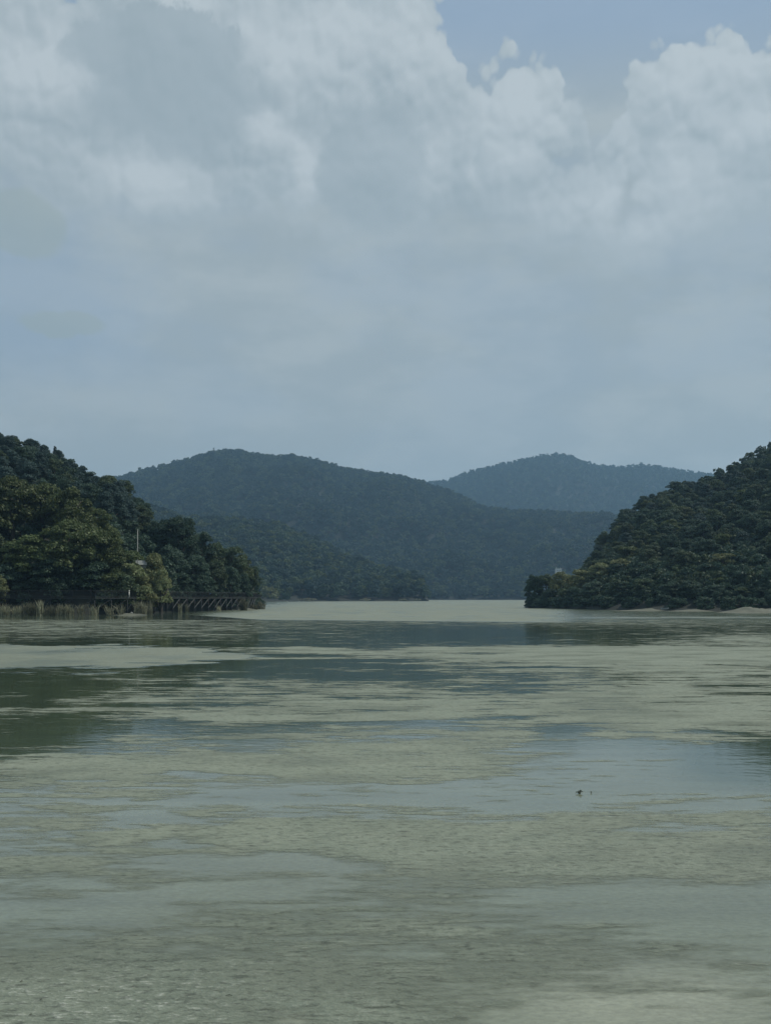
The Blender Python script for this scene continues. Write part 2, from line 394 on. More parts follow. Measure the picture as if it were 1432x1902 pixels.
def protos(tag, m, n, lobes, leaves, leaf, aspect=1.0, pine=False, tri=False, seed=0):
    return [crown_mesh('crown_' + tag, seed + i, m, lobes, leaves, leaf, aspect, pine, tri) for i in range(n)]
CR = {'olive': protos('olive', M_olive, 5, 46, 8400, 0.050, seed=10),
      'yellow': protos('yellow', M_yel, 3, 38, 7000, 0.052, seed=20),
      'dark': protos('dark', M_dark, 5, 46, 8400, 0.050, seed=30),
      'mid': protos('mid', M_mid, 4, 42, 8000, 0.050, seed=40),
      'pine': protos('pine', M_pine, 4, 46, 7600, 0.046, 1.1, True, seed=50)}
TR = [trunk_mesh('trunk', i) for i in range(4)]
rnd = random.Random(11)
def tree(sp, x, y, z, h, wdt, label, group=None, cat='tree', name=None, crown_frac=0.78):
    crown_frac = max(0.3, min(crown_frac, 1.35 * wdt / h))
    nm = name or {'pine': 'pine_tree'}.get(sp, 'broadleaf_tree')
    t = thing(nm, label, cat, (x, y, z), rnd.uniform(0, 6.28), group)
    tr = obj('trunk', TR[rnd.randrange(4)], t); tr.scale = (h, h, h * 0.9)
    c = obj('crown', rnd.choice(CR[sp]), t, (0, 0, h * (1 - crown_frac)))
    asp = 1.1 if sp == 'pine' else 1.0
    c.scale = (wdt / 2, wdt / 2 * rnd.uniform(.9, 1.1), h * crown_frac / (2 * asp))
    return t

# ------------------------------------------------------------------ left shore: named trees
L = []   # occupied (px, Y, w)
def left_tree(px, Y, top, wpx, sp, label, group=None, cf=0.85, hill=H_left, **k):
    x, y, z = hill.atY(px, Y)
    h = max(Z_of(top, Y) - z, 1.5)
    L.append((px, Y, wpx)); return tree(sp, x, y, z - 0.2, h, wpx / F * Y, label, group, crown_frac=cf, **k)
front = [
 (-60, 197, 872, 130, 'olive', 'large olive tree cut off by the photo edge, above the boardwalk start'),
 (22, 204, 880, 112, 'olive', 'tall rounded olive green tree at the photo edge, below the dark pine ridge'),
 (78, 208, 893, 80, 'olive', 'olive green tree between the two tallest rounded crowns over the boardwalk'),
 (132, 206, 903, 100, 'olive', 'broad olive green tree with a domed crown topping the front row'),
 (178, 210, 940, 84, 'olive', 'olive green tree on the sloping shoulder of the front row'),
 (-20, 194, 985, 110, 'mid', 'low spreading tree with dark hollows at the photo edge over the deck'),
 (55, 193, 990, 120, 'olive', 'wide drooping olive tree hanging over the boardwalk near the reed bed'),
 (130, 195, 962, 130, 'olive', 'large drooping olive tree with pale tips overhanging the dark boardwalk'),
 (205, 201, 985, 84, 'olive', 'olive tree whose lit edge slopes down to the pale pole'),
 (90, 191, 1035, 90, 'dark', 'shaded dark tree under the olive crowns right behind the boardwalk'),
 (170, 194, 1040, 90, 'dark', 'shadowy tree filling the dark hollow above the boardwalk rail'),
 (15, 190, 1045, 80, 'dark', 'dark shaded tree behind the railing beside the bright overhanging bough'),
 (238, 203, 1020, 74, 'olive', 'olive bush crown at the foot of the pale pole'),
 (244, 200, 1044, 88, 'yellow', 'yellow green tree just below the pale hut roof'),
 (280, 209, 1024, 72, 'yellow', 'small yellowish tree on the far side of the pale hut roof'),
 (298, 205, 1056, 54, 'yellow', 'rounded yellow green bush tree ending the olive front row'),
 (2, 187, 1066, 44, 'yellow', 'bright yellow green bough tree at the edge of the photo over the deck'),
 (210, 196, 1060, 70, 'olive', 'low olive tree with hanging tips above the nearer white deck post'),
 (262, 203, 1064, 80, 'yellow', 'yellow green bushy tree filling the hollow above the mud bank'),
 (228, 196, 1062, 84, 'mid', 'low leafy tree hanging over the railing before the mud bank'),
 (215, 200, 1008, 80, 'olive', 'olive tree behind the slope of lit foliage before the pale pole'),
 (-60, 192, 1040, 90, 'dark', 'dark low tree at the very edge above the boardwalk'),
]
for a in front: left_tree(*a[:5], a[5], 'olive trees over the left shore boardwalk', 0.9)
back = [
 (258, 255, 935, 62, 'mid', 'mid green tree on the skyline where the ridge drops behind the pale pole'),
 (300, 252, 962, 72, 'dark', 'dark green tree on the skyline just past the pale pole'),
 (338, 250, 955, 74, 'dark', 'tallest rounded dark tree on the skyline of the low wooded point'),
 (372, 262, 985, 60, 'dark', 'dark tree stepping down the skyline after the tallest crown of the point'),
 (402, 266, 1004, 56, 'mid', 'mid green tree midway down the sloping end of the wooded point'),
 (432, 270, 1012, 58, 'mid', 'round topped tree with olive upper leaves near the end of the point'),
 (452, 276, 1028, 46, 'olive', 'sunlit olive tree with a bright rounded edge at the end of the point'),
 (467, 281, 1052, 34, 'mid', 'small tree above the last bays of the boardwalk at the tip'),
 (322, 238, 1010, 66, 'dark', 'dark tree behind the yellowish bushes below the tallest point crown'),
 (362, 243, 1028, 66, 'dark', 'dark tree at the middle of the point behind the braced boardwalk'),
 (398, 250, 1040, 58, 'mid', 'mid green tree just above the railing at the middle of the braced bays'),
 (428, 257, 1050, 52, 'dark', 'dark low tree behind the railing near the last white braces'),
 (450, 264, 1062, 44, 'dark', 'low dark tree leaning over the railing close to the tip of the point'),
 (336, 233, 1062, 56, 'dark', 'low dark tree behind the railing beside the yellow green bushes'),
 (378, 241, 1064, 54, 'dark', 'low shaded tree directly above the braced boardwalk bays'),
 (474, 289, 1078, 20, 'dark', 'smallest dark tree at the outermost tip of the point'),
]
for a in back: left_tree(*a[:5], a[5], 'trees on the low wooded point', 0.88)
# two narrow spiky tops on the pine ridge
for px, top, lab in ((103, 827, 'thin ragged pine top sticking up highest above the dark ridge'), (112, 838, 'short thin pine top next to the taller ragged one on the ridge')):
    left_tree(px, 300, top, 12, 'pine', lab, 'spiky pine tops on the ridge')

def scatter(hill, px0, px1, v0, v1, spacing, seed, occupied=(), clear=0.0):
    r = random.Random(seed); pts = []; grid = {}
    for _ in range(40000):
        u = r.uniform(px0, px1); v = v0 + (v1 - v0) * r.random()
        x, y, z = hill.at(u, v)
        g = (int(x // spacing), int(y // spacing)); ok = True
        for i in (-1, 0, 1):
            for j in (-1, 0, 1):
                for q in grid.get((g[0] + i, g[1] + j), ()):
                    if (q[0] - x) ** 2 + (q[1] - y) ** 2 < spacing ** 2: ok = False
        if ok:
            grid.setdefault(g, []).append((x, y)); pts.append((u, v, x, y, z))
    return pts
pts = scatter(H_left, -260, 470, 0.16, 1.0, 5.6, 3)
n_ridge = 0; left_rest = []; lefts = []
for (u, v, x, y, z) in pts:
    yr = float(interp(H_left.ridge, u)); ridge = v > 0.86
    limit = float(interp([(-260, 750), (0, 792), (100, 830), (200, 880), (230, 884), (245, 912), (280, 945), (300, 958), (340, 955), (365, 982), (400, 1003), (440, 1012), (470, 1045)], u))
    h = rnd.uniform(7.2, 9.4); wd = rnd.uniform(5.4, 7.5)
    h = min(h, max(Z_of(limit, y) - z, 3.0))
    sp = 'pine' if (u < 250 and rnd.random() < 0.62) else rnd.choice(['dark', 'dark', 'mid', 'dark'])
    if u < 240 and 0.16 < v < 0.35: sp = rnd.choice(['olive', 'mid', 'dark'])
    front_hidden = (u < 235 and v < 0.38) or (u >= 235 and v < 0.5)
    if u < -60 or front_hidden: left_rest.append((x, y, z, h, wd)); continue
    zone = next(nm for lim, nm in ((-20, 'beside the photo edge'), (20, 'over the tall edge tree'), (60, 'over the first olive gap'), (100, 'below the spiky pine tops'), (140, 'over the domed olive crown'), (180, 'over the front row shoulder'), (225, 'at the steep end'), (262, 'over the pale pole'), (310, 'over the yellow green bushes'), (360, 'over the tallest point crown'), (999, 'over the last braced bays')) if u < lim)
    lefts.append((sp, x, y, z - 0.2, h, wd, 'skyline' if ridge else 'hillside', zone, (z + h) / y))
    n_ridge += 1
ORD = ['highest', 'second highest', 'third highest', 'fourth highest', 'fifth highest', 'sixth highest', 'seventh highest', 'eighth highest', 'ninth highest', 'tenth highest', 'eleventh highest', 'twelfth highest']
KIND = {'pine': 'bluish dark pine', 'dark': 'dark leafy tree', 'mid': 'mid green tree', 'olive': 'olive tinted tree'}
def plant(rows, side):
    cells = {}
    for r in rows: cells.setdefault((r[0], r[6], r[7]), []).append(r)
    for (sp, band, zone), rs in cells.items():
        rs.sort(key=lambda r: -r[8])
        for k, r in enumerate(rs):
            lab = (ORD[min(k, 11)] + ' ' if len(rs) > 1 else '') + KIND[sp] + (' on ' + side + ' skyline ' if band == 'skyline' else ' on ' + side + ' hillside ') + zone
            tree(*r[:6], lab, 'wooded ' + side + ' hill, ' + ('skyline trees' if band == 'skyline' else 'hillside trees'))
plant(lefts, 'left')
print('left trees', n_ridge)

# ------------------------------------------------------------------ right shore: trees
bench = [
 (992, 309, 1066, 40, 'dark', 'dark bush tree leaning out over the water at the tip of the right point'),
 (1014, 307, 1064, 48, 'mid', 'low rounded tree second from the tip of the right point'),
 (1044, 303, 1060, 56, 'yellow', 'low olive topped tree beneath the distant white building'),
 (1078, 298, 1056, 60, 'yellow', 'low spreading olive tree on the neck of the right point'),
 (1110, 296, 1043, 64, 'yellow', 'olive tree with a flat pale crown at the foot of the right hill'),
 (1146, 294, 1036, 66, 'yellow', 'broad pale olive crown below the steep left flank of the hill'),
 (1178, 290, 1040, 56, 'yellow', 'pale olive crown next to the dark gap in the front row'),
 (1215, 278, 1036, 60, 'mid', 'mid green tree in the front row, before the tallest front crown'),
 (1270, 272, 1020, 66, 'mid', 'tallest mid green crown of the right bank front row'),
 (1305, 272, 1042, 50, 'mid', 'mid green tree on the far side of the tallest front crown'),
 (1342, 262, 1026, 72, 'yellow', 'olive topped tree above the pale sandy mound'),
 (1392, 256, 1048, 74, 'yellow', 'pale yellow green tree crown over the pale sandy mound'),
 (1430, 250, 1054, 76, 'yellow', 'pale yellowish tree cut by the photo edge above the sand'),
 (1480, 246, 1050, 70, 'mid', 'mid green tree just outside the edge beyond the sandy mound'),
 (1064, 290, 1088, 40, 'dark', 'low dark shrubby tree at the waterline under the olive crowns'),
 (1024, 300, 1092, 40, 'dark', 'low dark shrubby tree at the waterline near the tip'),
 (1100, 280, 1078, 54, 'dark', 'dark tree at the waterline below the pale flat crowns'),
 (1150, 270, 1078, 58, 'dark', 'dark tree at the waterline behind the narrow grassy bank'),
 (1195, 260, 1072, 58, 'mid', 'bushy green tree over the narrow grassy bank'),
 (1240, 254, 1078, 56, 'dark', 'dark tree right behind the small upturned boat'),
 (1285, 248, 1076, 58, 'dark', 'dark shoreline tree beyond the small upturned boat'),
 (1326, 243, 1084, 50, 'dark', 'dark shoreline tree where the dark bank meets the sandy mound'),
 (1336, 248, 1070, 50, 'olive', 'small pale olive tree low on the bank before the sandy mound'),
 (1380, 238, 1088, 44, 'mid', 'low green tree rising right behind the peak of sand'),
 (1418, 236, 1086, 50, 'dark', 'low dark tree behind the sand at the photo edge'),
 (1465, 234, 1080, 60, 'dark', 'dark low tree just past the edge behind the sand'),
]
for a in bench: left_tree(*a[:5], a[5], 'front row trees on the right bank', 0.93, hill=H_right)
pts = scatter(H_right, 1085, 1560, 0.19, 1.0, 6.0, 7)
pts.sort(key=lambda p: -p[1]); kept = 0; right_rest = []
n_right = 0; rights = []
for (u, v, x, y, z) in sorted(pts, key=lambda p: p[3]):
    h = rnd.uniform(5.5, 8.5); wd = rnd.uniform(5.6, 8.2)
    sp = rnd.choices(['dark', 'mid', 'pine', 'olive'], [5, 3, 2, 0.5])[0]
    if u > 1475 or n_right >= 170: right_rest.append((x, y, z, h, wd)); continue
    zone = next(nm for lim, nm in ((1130, 'above the narrow neck of the point'), (1165, 'above the flat pale crowns'), (1195, 'above the dark front gap'), (1235, 'above the narrow grassy bank'), (1265, 'above the small boat'), (1295, 'above the tallest front crown'), (1330, 'above the lowest dark bank'), (1365, 'above the sandy slope'), (1400, 'above the sand peak'), (1436, 'beside the photo edge'), (9999, 'just past the photo edge')) if u < lim)
    band = 'upper' if v > .55 else 'lower'
    rights.append((sp, x, y, z - 0.2, h, wd, 'skyline' if v > .9 else band, zone, (z + h) / y)); n_right += 1
KIND0 = dict(KIND)
plant([r for r in rights if r[6] == 'skyline'], 'right'); plant([r for r in rights if r[6] == 'upper'], 'upper right'); plant([r for r in rights if r[6] == 'lower'], 'lower right')
print('right trees', n_right, 'rest', len(right_rest))

# ------------------------------------------------------------------ woods too many to count: instanced crowns
def forest(name, pts, scale_rng, crowns, seed):
    """pts: (x,y,z) array; every point carries a crown, random turn and size"""
    me = bpy.data.meshes.new(name); P_ = np.asarray(pts, dtype=np.float32)
    me.vertices.add(len(P_)); me.vertices.foreach_set('co', P_.ravel()); me.update()
    c = bpy.data.collections.new(name + '_crowns')
    for i, m_ in enumerate(crowns):
        c.objects.link(bpy.data.objects.new('crown_shape', m_))
    g = bpy.data.node_groups.new(name, 'GeometryNodeTree')
    g.interface.new_socket('Geometry', in_out='INPUT', socket_type='NodeSocketGeometry')
    g.interface.new_socket('Geometry', in_out='OUTPUT', socket_type='NodeSocketGeometry')
    N = g.nodes; Lk = g.links
    gi = N.new('NodeGroupInput'); go = N.new('NodeGroupOutput')
    ci = N.new('GeometryNodeCollectionInfo'); ci.inputs['Collection'].default_value = c
    ci.inputs['Separate Children'].default_value = True; ci.inputs['Reset Children'].default_value = True
    ip = N.new('GeometryNodeInstanceOnPoints'); ip.inputs['Pick Instance'].default_value = True
    rv = N.new('FunctionNodeRandomValue'); rv.data_type = 'FLOAT_VECTOR'; rv.inputs[0].default_value = (0, 0, 0); rv.inputs[1].default_value = (0.15, 0.15, 6.283); rv.inputs['Seed'].default_value = seed
    rs = N.new('FunctionNodeRandomValue'); rs.data_type = 'FLOAT'; rs.inputs[2].default_value = scale_rng[0]; rs.inputs[3].default_value = scale_rng[1]; rs.inputs['Seed'].default_value = seed + 1
    Lk.new(gi.outputs[0], ip.inputs['Points']); Lk.new(ci.outputs[0], ip.inputs['Instance'])
    Lk.new(rv.outputs[0], ip.inputs['Rotation']); Lk.new(rs.outputs[1], ip.inputs['Scale']); Lk.new(ip.outputs[0], go.inputs[0])
    o = obj(name, me, kind='stuff'); md = o.modifiers.new('forest', 'NODES'); md.node_group = g
    return o
def hill_points(hill, px0, px1, v0, v1, spacing, seed):
    r = np.random.default_rng(seed); y0 = min(float(hill.Yuv(px0, v0)), float(hill.Yuv(px1, v0))); y1 = max(float(hill.Yuv(u, v1)) for u in (px0, (px0 + px1) / 2, px1))
    xs = [X_of(p, y) for p in (px0, px1) for y in (y0, y1)]
    gx = np.arange(min(xs), max(xs), spacing); gy = np.arange(y0, y1, spacing)
    Xg, Yg = np.meshgrid(gx, gy); Xg = (Xg + r.uniform(-.45, .45, Xg.shape) * spacing).ravel(); Yg = (Yg + r.uniform(-.45, .45, Yg.shape) * spacing).ravel()
    u = CX + F * Xg / Yg; a = interp(hill.shore, u); b = interp(hill.ridge, u); v = (Yg - a) / (b - a)
    k = (u > px0) & (u < px1) & (v > v0) & (v < v1); u = u[k]; v = v[k]
    Z = hill.Zuv(u, v); return np.stack([Xg[k], Yg[k], Z], 1)
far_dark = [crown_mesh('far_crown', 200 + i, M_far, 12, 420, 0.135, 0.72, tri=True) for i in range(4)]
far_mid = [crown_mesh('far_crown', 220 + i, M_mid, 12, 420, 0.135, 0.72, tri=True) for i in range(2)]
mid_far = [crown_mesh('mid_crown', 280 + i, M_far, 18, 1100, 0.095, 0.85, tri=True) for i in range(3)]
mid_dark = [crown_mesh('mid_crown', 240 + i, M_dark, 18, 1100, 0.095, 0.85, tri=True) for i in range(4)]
mid_mid = [crown_mesh('mid_crown', 260 + i, M_mid, 18, 1100, 0.095, 0.85, tri=True) for i in range(2)]
mid_olive = [crown_mesh('mid_crown', 270, M_olive, 18, 1100, 0.095, 0.85, tri=True)]
def rest_pts(l): return np.array([(x, y, z - 0.3) for (x, y, z, h, wd) in l])
fl = hill_points(H_left, -260, 478, 0.12, 0.98, 4.4, 21); fl[:, 2] -= 1.2
fr = hill_points(H_right, 1060, 1560, 0.18, 0.98, 4.6, 22); fr[:, 2] -= 1.2
fs = hill_points(H_right, 1040, 1560, 0.05, 0.22, 3.2, 23); fs[:, 2] -= 0.8; fr = np.concatenate([fr, fs])
forest('woods', np.concatenate([rest_pts(left_rest), fl]), (2.3, 3.2), mid_dark, 1)
forest('woods.001', np.concatenate([rest_pts(right_rest), fr]), (2.1, 3.2), mid_dark + mid_mid, 2)
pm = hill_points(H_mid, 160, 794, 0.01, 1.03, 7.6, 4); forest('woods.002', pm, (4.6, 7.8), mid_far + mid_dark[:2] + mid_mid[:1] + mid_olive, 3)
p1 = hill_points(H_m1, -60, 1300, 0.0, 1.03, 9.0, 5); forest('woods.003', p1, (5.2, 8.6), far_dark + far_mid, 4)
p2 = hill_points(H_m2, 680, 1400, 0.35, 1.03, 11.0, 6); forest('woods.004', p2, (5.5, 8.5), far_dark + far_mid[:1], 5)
print('forest', len(pm), len(p1), len(p2))

# ------------------------------------------------------------------ water with floating algae
rows_Y = 1.0 / np.linspace(1 / 5.0, 1 / 6500.0, 760)
rows_py = np.concatenate([np.linspace(2150, 1260, 330), np.linspace(1258, 1112, 250)])
rows_Y = np.concatenate([H * F / (rows_py - HZ), [3500, 5000, 7400]])
cols = np.linspace(-900, 2332, 560)
U, Yg = np.meshgrid(cols, rows_Y); PY = HZ + H * F / Yg; XX = (U - CX) / F * Yg
nx = len(cols); ny = len(rows_Y)
def ell(px, py, rx, ry, a): return a * np.exp(-(((U - px) / rx) ** 2 + ((PY - py) / ry) ** 2))
def sm(x, a, b): t = np.clip((x - a) / (b - a), 0, 1); return t * t * (3 - 2 * t)
wob = (fbm(XX / 3 + 9, Yg / 7) - 0.5)
PYw = PY + wob * (PY - HZ) * 0.10
# -- algae cover (1 = closed film, 0 = clear)
film = np.interp(PYw, [1112, 1150, 1152, 1200, 1204, 1216, 1235, 1262, 1290, 1320, 1360, 1420, 1455, 1500, 1530, 1610, 1660, 1740, 1790, 1850, 2000],
                      [.05, .05, .32, .30,   .80, .78, .50, .60, .68, .76, .70, .58, .32, .34, .48, .48, .30, .42, .48, .5, .5])
film += ell(60, 1165, 500, 22, .18) + ell(90, 1325, 210, 66, -.48) + ell(0, 1270, 420, 22, -.35) + ell(230, 1219, 260, 20, -.9)
film += ell(1130, 1145, 400, 14, .35) + ell(900, 1180, 260, 16, -.25) + ell(1120, 1225, 260, 26, .35) + ell(1400, 1190, 130, 14, .35)
film += ell(640, 1245, 260, 24, -.32) + ell(930, 1260, 160, 14, -.2) + ell(460, 1350, 130, 12, -.25) + ell(300, 1352, 60, 16, -.35)
film += ell(70, 1372, 170, 26, -.42) + ell(1050, 1360, 60, 12, -.75) + ell(1400, 1405, 90, 22, -.95) + ell(1420, 1435, 70, 12, -.5) + ell(1300, 1330, 180, 20, .1)
film += ell(150, 1435, 170, 34, .42) + ell(640, 1425, 230, 34, .30) + ell(480, 1390, 120, 12, -.25) + ell(800, 1350, 110, 18, -.22)
film += ell(1230, 1440, 200, 55, -.50) + ell(1060, 1390, 160, 14, -.35) + ell(1140, 1440, 110, 12, .34) + ell(1380, 1515, 110, 24, .18)
film += ell(560, 1535, 170, 26, .40) + ell(1100, 1580, 430, 52, .55) + ell(840, 1585, 230, 36, .32) + ell(80, 1600, 130, 24, .30) + ell(1432, 1620, 160, 40, .3)
film += ell(330, 1600, 130, 40, -.22) + ell(560, 1600, 90, 24, -.15) + ell(1250, 1540, 120, 16, -.35)
film += ell(700, 1705, 230, 28, .24) + ell(560, 1770, 160, 14, .1) + ell(160, 1690, 260, 36, -.18) + ell(1250, 1700, 260, 50, -.30)
film += ell(180, 1850, 430, 80, .62) + ell(600, 1840, 200, 60, .40) + ell(1000, 1760, 190, 26, .20) + ell(1290, 1840, 170, 14, .16) + ell(1200, 1865, 330, 60, -.40) + ell(1360, 1770, 80, 20, .18)
film += ell(550, 1890, 60, 22, -.5)
rs = np.random.default_rng(12)
for k in range(46):
    py_c = rs.uniform(1450, 1840); film += ell(rs.uniform(0, 1432), py_c, rs.uniform(40, 150), rs.uniform(3, 9), rs.choice([-.3, .32, .38]))
for k in range(60):
    py_c = rs.uniform(1205, 1380); film += ell(rs.uniform(0, 1432), py_c, rs.uniform(40, 150), rs.uniform(1.5, 3.5), rs.choice([-.45, -.35, .3]))
# -- wind ripple (1 = ruffled surface)
line = np.interp(U, [300, 430, 480, 1050, 1432], [1139, 1147, 1151, 1156, 1158])
rip = (1 - sm(PY, line - 1.2, line + 1.2)) * sm(U + (PY - 1135) * 6, 330, 520) * (1 - 0.75 * sm(U, 985, 1090) * sm(PY, 1128, 1132))
top2 = np.interp(U, [-900, 0, 170, 330, 480], [1190, 1197, 1199, 1206, 1215]); bot2 = np.interp(U, [-900, 0, 200, 300, 420, 480], [1240, 1240, 1242, 1237, 1226, 1218])
ragg = (fbm(XX / 2.2, Yg / 1.6 + 4, 5) - .5) * 22; r2 = sm(PYw + ragg, top2 - 2, top2 + 3) * (1 - sm(PYw + ragg, bot2 - 4, bot2 + 2)) * (1 - sm(U, 440, 520))
rip = np.maximum(rip, r2)
rip = np.maximum(rip, ell(1300, 1147, 350, 2.5, .7)); 
film = film * (1 - np.clip(rip, 0, 1) * 0.9)
rip = rip * np.clip(0.25 + 1.35 * fbm(XX / 3 + 3, Yg / 5 + 5, 5), 0, 1)
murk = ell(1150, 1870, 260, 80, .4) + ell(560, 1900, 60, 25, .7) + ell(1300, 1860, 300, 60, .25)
murk = murk + 0.50 * sm(PYw, 1320, 1420) * (1 - sm(PYw, 1560, 1760) * .1) + 0.8 * np.clip(rip, 0, 1) * (PY < 1260) - ell(100, 1330, 230, 90, .6) - ell(1420, 1410, 150, 50, 1.0) - ell(60, 1370, 200, 40, .4)  # bright sky reflection painted as paler water, held back over dark hill reflections
# -- scattered pale strands close by
pale = sm(PY, 1770, 1850) * (1 - sm(U, 250, 620))
P_ = np.stack([XX, Yg, np.zeros_like(XX)], -1).reshape(-1, 3)
i = np.arange(ny - 1)[:, None] * nx + np.arange(nx - 1)[None]
Fw = np.stack([i, i + 1, i + nx + 1, i + nx], -1).reshape(-1, 4)
wm, b = mat('lake_water')
def attr(b, n): a = b.node('ShaderNodeAttribute'); a.attribute_name = n; return a.outputs['Fac']
geo = b.node('ShaderNodeNewGeometry'); pos = geo.outputs['Position']
ripA = attr(b, 'ripple'); murk_sheenA = attr(b, 'murk')
p = b.node('ShaderNodeBsdfPrincipled')
speck = b.noise(b.v('MULTIPLY', pos, (0.55, 1.0, 1.0)), 20.0, 5, 0.75)
drift = b.noise(b.v('MULTIPLY', pos, (0.3, 1.0, 1.0)), 1.2, 6, 0.65)
wc = b.mix(murk_sheenA, (.058, .082, .052), (.240, .255, .185))  # paler colour serves both cloudy water and the painted sky sheen
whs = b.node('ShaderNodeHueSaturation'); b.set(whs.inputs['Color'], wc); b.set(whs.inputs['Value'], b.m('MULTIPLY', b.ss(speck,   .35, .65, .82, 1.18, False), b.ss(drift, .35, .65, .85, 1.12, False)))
b.set(p.inputs['Base Color'], whs.outputs[0])
p.inputs['IOR'].default_value = 1.34; p.inputs['Specular IOR Level'].default_value = 0.5
b.set(p.inputs['Roughness'], b.ss(ripA, 0.0, 1.0, 0.035, 0.5, False))
sc_ = b.v('MULTIPLY', pos, (1.0, 1.6, 1.0))
h1 = b.noise(sc_, 3.0, 4, 0.55); h2 = b.noise(b.v('MULTIPLY', pos, (0.35, 1.0, 1.0)), 0.9, 3, 0.5)
hh = b.m('ADD', b.m('MULTIPLY', h1, b.ss(ripA, 0, 1, 0.0028, 0.10, False)), b.m('MULTIPLY', h2, b.ss(ripA, 0, 1, 0.0050, 0.06, False)))
bp = b.node('ShaderNodeBump'); bp.inputs['Strength'].default_value = 1.0; bp.inputs['Distance'].default_value = 1.0; b.set(bp.inputs['Height'], hh)
b.L.new(bp.outputs[0], p.inputs['Normal']); out_surf(b, p.outputs[0])
me = new_mesh('lake_water', P_, Fw, [wm], True)
def add_attr(me, name, arr):
    a = me.attributes.new(name, 'FLOAT', 'POINT'); a.data.foreach_set('value', np.asarray(arr, dtype=np.float32).ravel())
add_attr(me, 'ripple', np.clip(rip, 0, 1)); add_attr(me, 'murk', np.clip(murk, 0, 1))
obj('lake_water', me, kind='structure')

fm_, b = mat('algae_film')
geo = b.node('ShaderNodeNewGeometry'); pos = geo.outputs['Position']
cov = attr(b, 'cover'); paleA = attr(b, 'pale')
big = b.noise(b.v('MULTIPLY', pos, (0.50, 1.0, 1.0)), 0.35, 10, 0.70)
fine = b.m('ADD', b.m('MULTIPLY', b.noise(b.v('MULTIPLY', pos, (0.32, 1.0, 1.0)), 1.6, 9, 0.70), .62), b.m('MULTIPLY', b.noise(b.v('MULTIPLY', pos, (0.30, 1.0, 1.0)), 4.5, 6, 0.65), .38))
micro = b.m('ADD', b.m('MULTIPLY', b.noise(b.v('MULTIPLY', pos, (0.6, 1.0, 1.0)), 26.0, 4, 0.7), .5), b.m('MULTIPLY', b.noise(b.v('MULTIPLY', pos, (0.5, 1.0, 1.0)), 9.0, 5, 0.7), .5))
t = b.m('ADD', b.m('MULTIPLY_ADD', big, 1.5, -0.75), b.m('MULTIPLY_ADD', fine, 3.2, -1.6))
d = b.m('ADD', cov, t)
weedyA = attr(b, 'weedy')
alpha = b.ss(d, b.ss(weedyA, 0, 1, 0.32, 0.22), b.ss(weedyA, 0, 1, 0.66, 0.84), 0.0, 1.0)
thick = b.noise(b.v('MULTIPLY', pos, (0.5, 1.0, 1.0)), 0.5, 7, 0.65)
alpha = b.m('MULTIPLY', alpha, b.ss(thick, 0.30, 0.58, 0.55, 0.95))
alpha = b.m('MULTIPLY', alpha, b.ss(micro, 0.22, 0.50, 0.75, 1.0, False), clamp=True)
tone = b.noise(pos, 0.8, 6, 0.65)
c = b.mix(tone, (.155, .188, .138), (.290, .310, .228))
c = b.mix(b.m('MULTIPLY', attr(b, 'weedy'), 0.75), c, b.mix(tone, (.115, .142, .108), (.215, .240, .180)))
strand = b.ss(micro, 0.50, 0.66)
c = b.mix(b.m('MULTIPLY', strand, b.ss(paleA, 0, 1, 0.28, 0.95, False)), c, (.40, .42, .35))
dk = b.ss(b.noise(b.v('MULTIPLY', pos, (0.5, 1.0, 1.0)), 13.0, 5, 0.72), 0.34, 0.52, 0.55, 1.08)
hv = b.node('ShaderNodeHueSaturation'); b.set(hv.inputs['Color'], c); b.set(hv.inputs['Value'], dk)
p = b.node('ShaderNodeBsdfPrincipled'); b.set(p.inputs['Base Color'], hv.outputs[0]); p.inputs['Roughness'].default_value = 0.55
p.inputs['IOR'].default_value = 1.33
bp = b.node('ShaderNodeBump'); bp.inputs['Strength'].default_value = 0.9; bp.inputs['Distance'].default_value = 0.05; b.set(bp.inputs['Height'], b.m('ADD', micro, fine)); b.L.new(bp.outputs[0], p.inputs['Normal'])
tr = b.node('ShaderNodeBsdfTransparent'); mx = b.node('ShaderNodeMixShader'); b.set(mx.inputs[0], alpha)
b.L.new(tr.outputs[0], mx.inputs[1]); b.L.new(p.outputs[0], mx.inputs[2]); out_surf(b, mx.outputs[0])
fv = film.ravel(); keep = (fv[Fw].max(axis=1) > 0.05) & (P_[Fw[:, 0], 1] < 1300)
Ff = Fw[keep]; used = np.unique(Ff); remap = -np.ones(len(P_), int); remap[used] = np.arange(len(used))
Pf = P_[used].copy(); Pf[:, 2] = 0.004 
me = new_mesh('floating_algae', Pf, remap[Ff], [fm_], True)
add_attr(me, 'weedy', (sm(PYw, 1480, 1700)).ravel()[used]); add_attr(me, 'cover', fv[used]); add_attr(me, 'pale', pale.ravel()[used])
obj('floating_algae', me, kind='stuff')

# ------------------------------------------------------------------ sand banks
def bank(name, px0, px1, Yc, depth, hgt, seed, peak=0.5, py_base=None):
    n, mrows = 60, 14; u = np.linspace(px0, px1, n); v = np.linspace(-1, 1, mrows); Ug, Vg = np.meshgrid(u, v)
    Y = Yc + Vg * depth; x = (Ug - CX) / F * Yc; s = (Ug - px0) / (px1 - px0)
    prof = np.where(s < peak, s / peak, (1 - s) / (1 - peak)); prof = np.clip(prof, 0, 1) ** 1.2
    z = hgt * prof * (1 - Vg ** 2) * (0.6 + 0.8 * fbm(x / 1.5 + seed, Y / 1.5)) - 0.06
    i = np.arange(mrows - 1)[:, None] * n + np.arange(n - 1)[None]
    obj(name, new_mesh(name, np.stack([x, Y, z], -1).reshape(-1, 3), np.stack([i, i + 1, i + n + 1, i + n], -1).reshape(-1, 4), [M_bank], True), kind='structure')
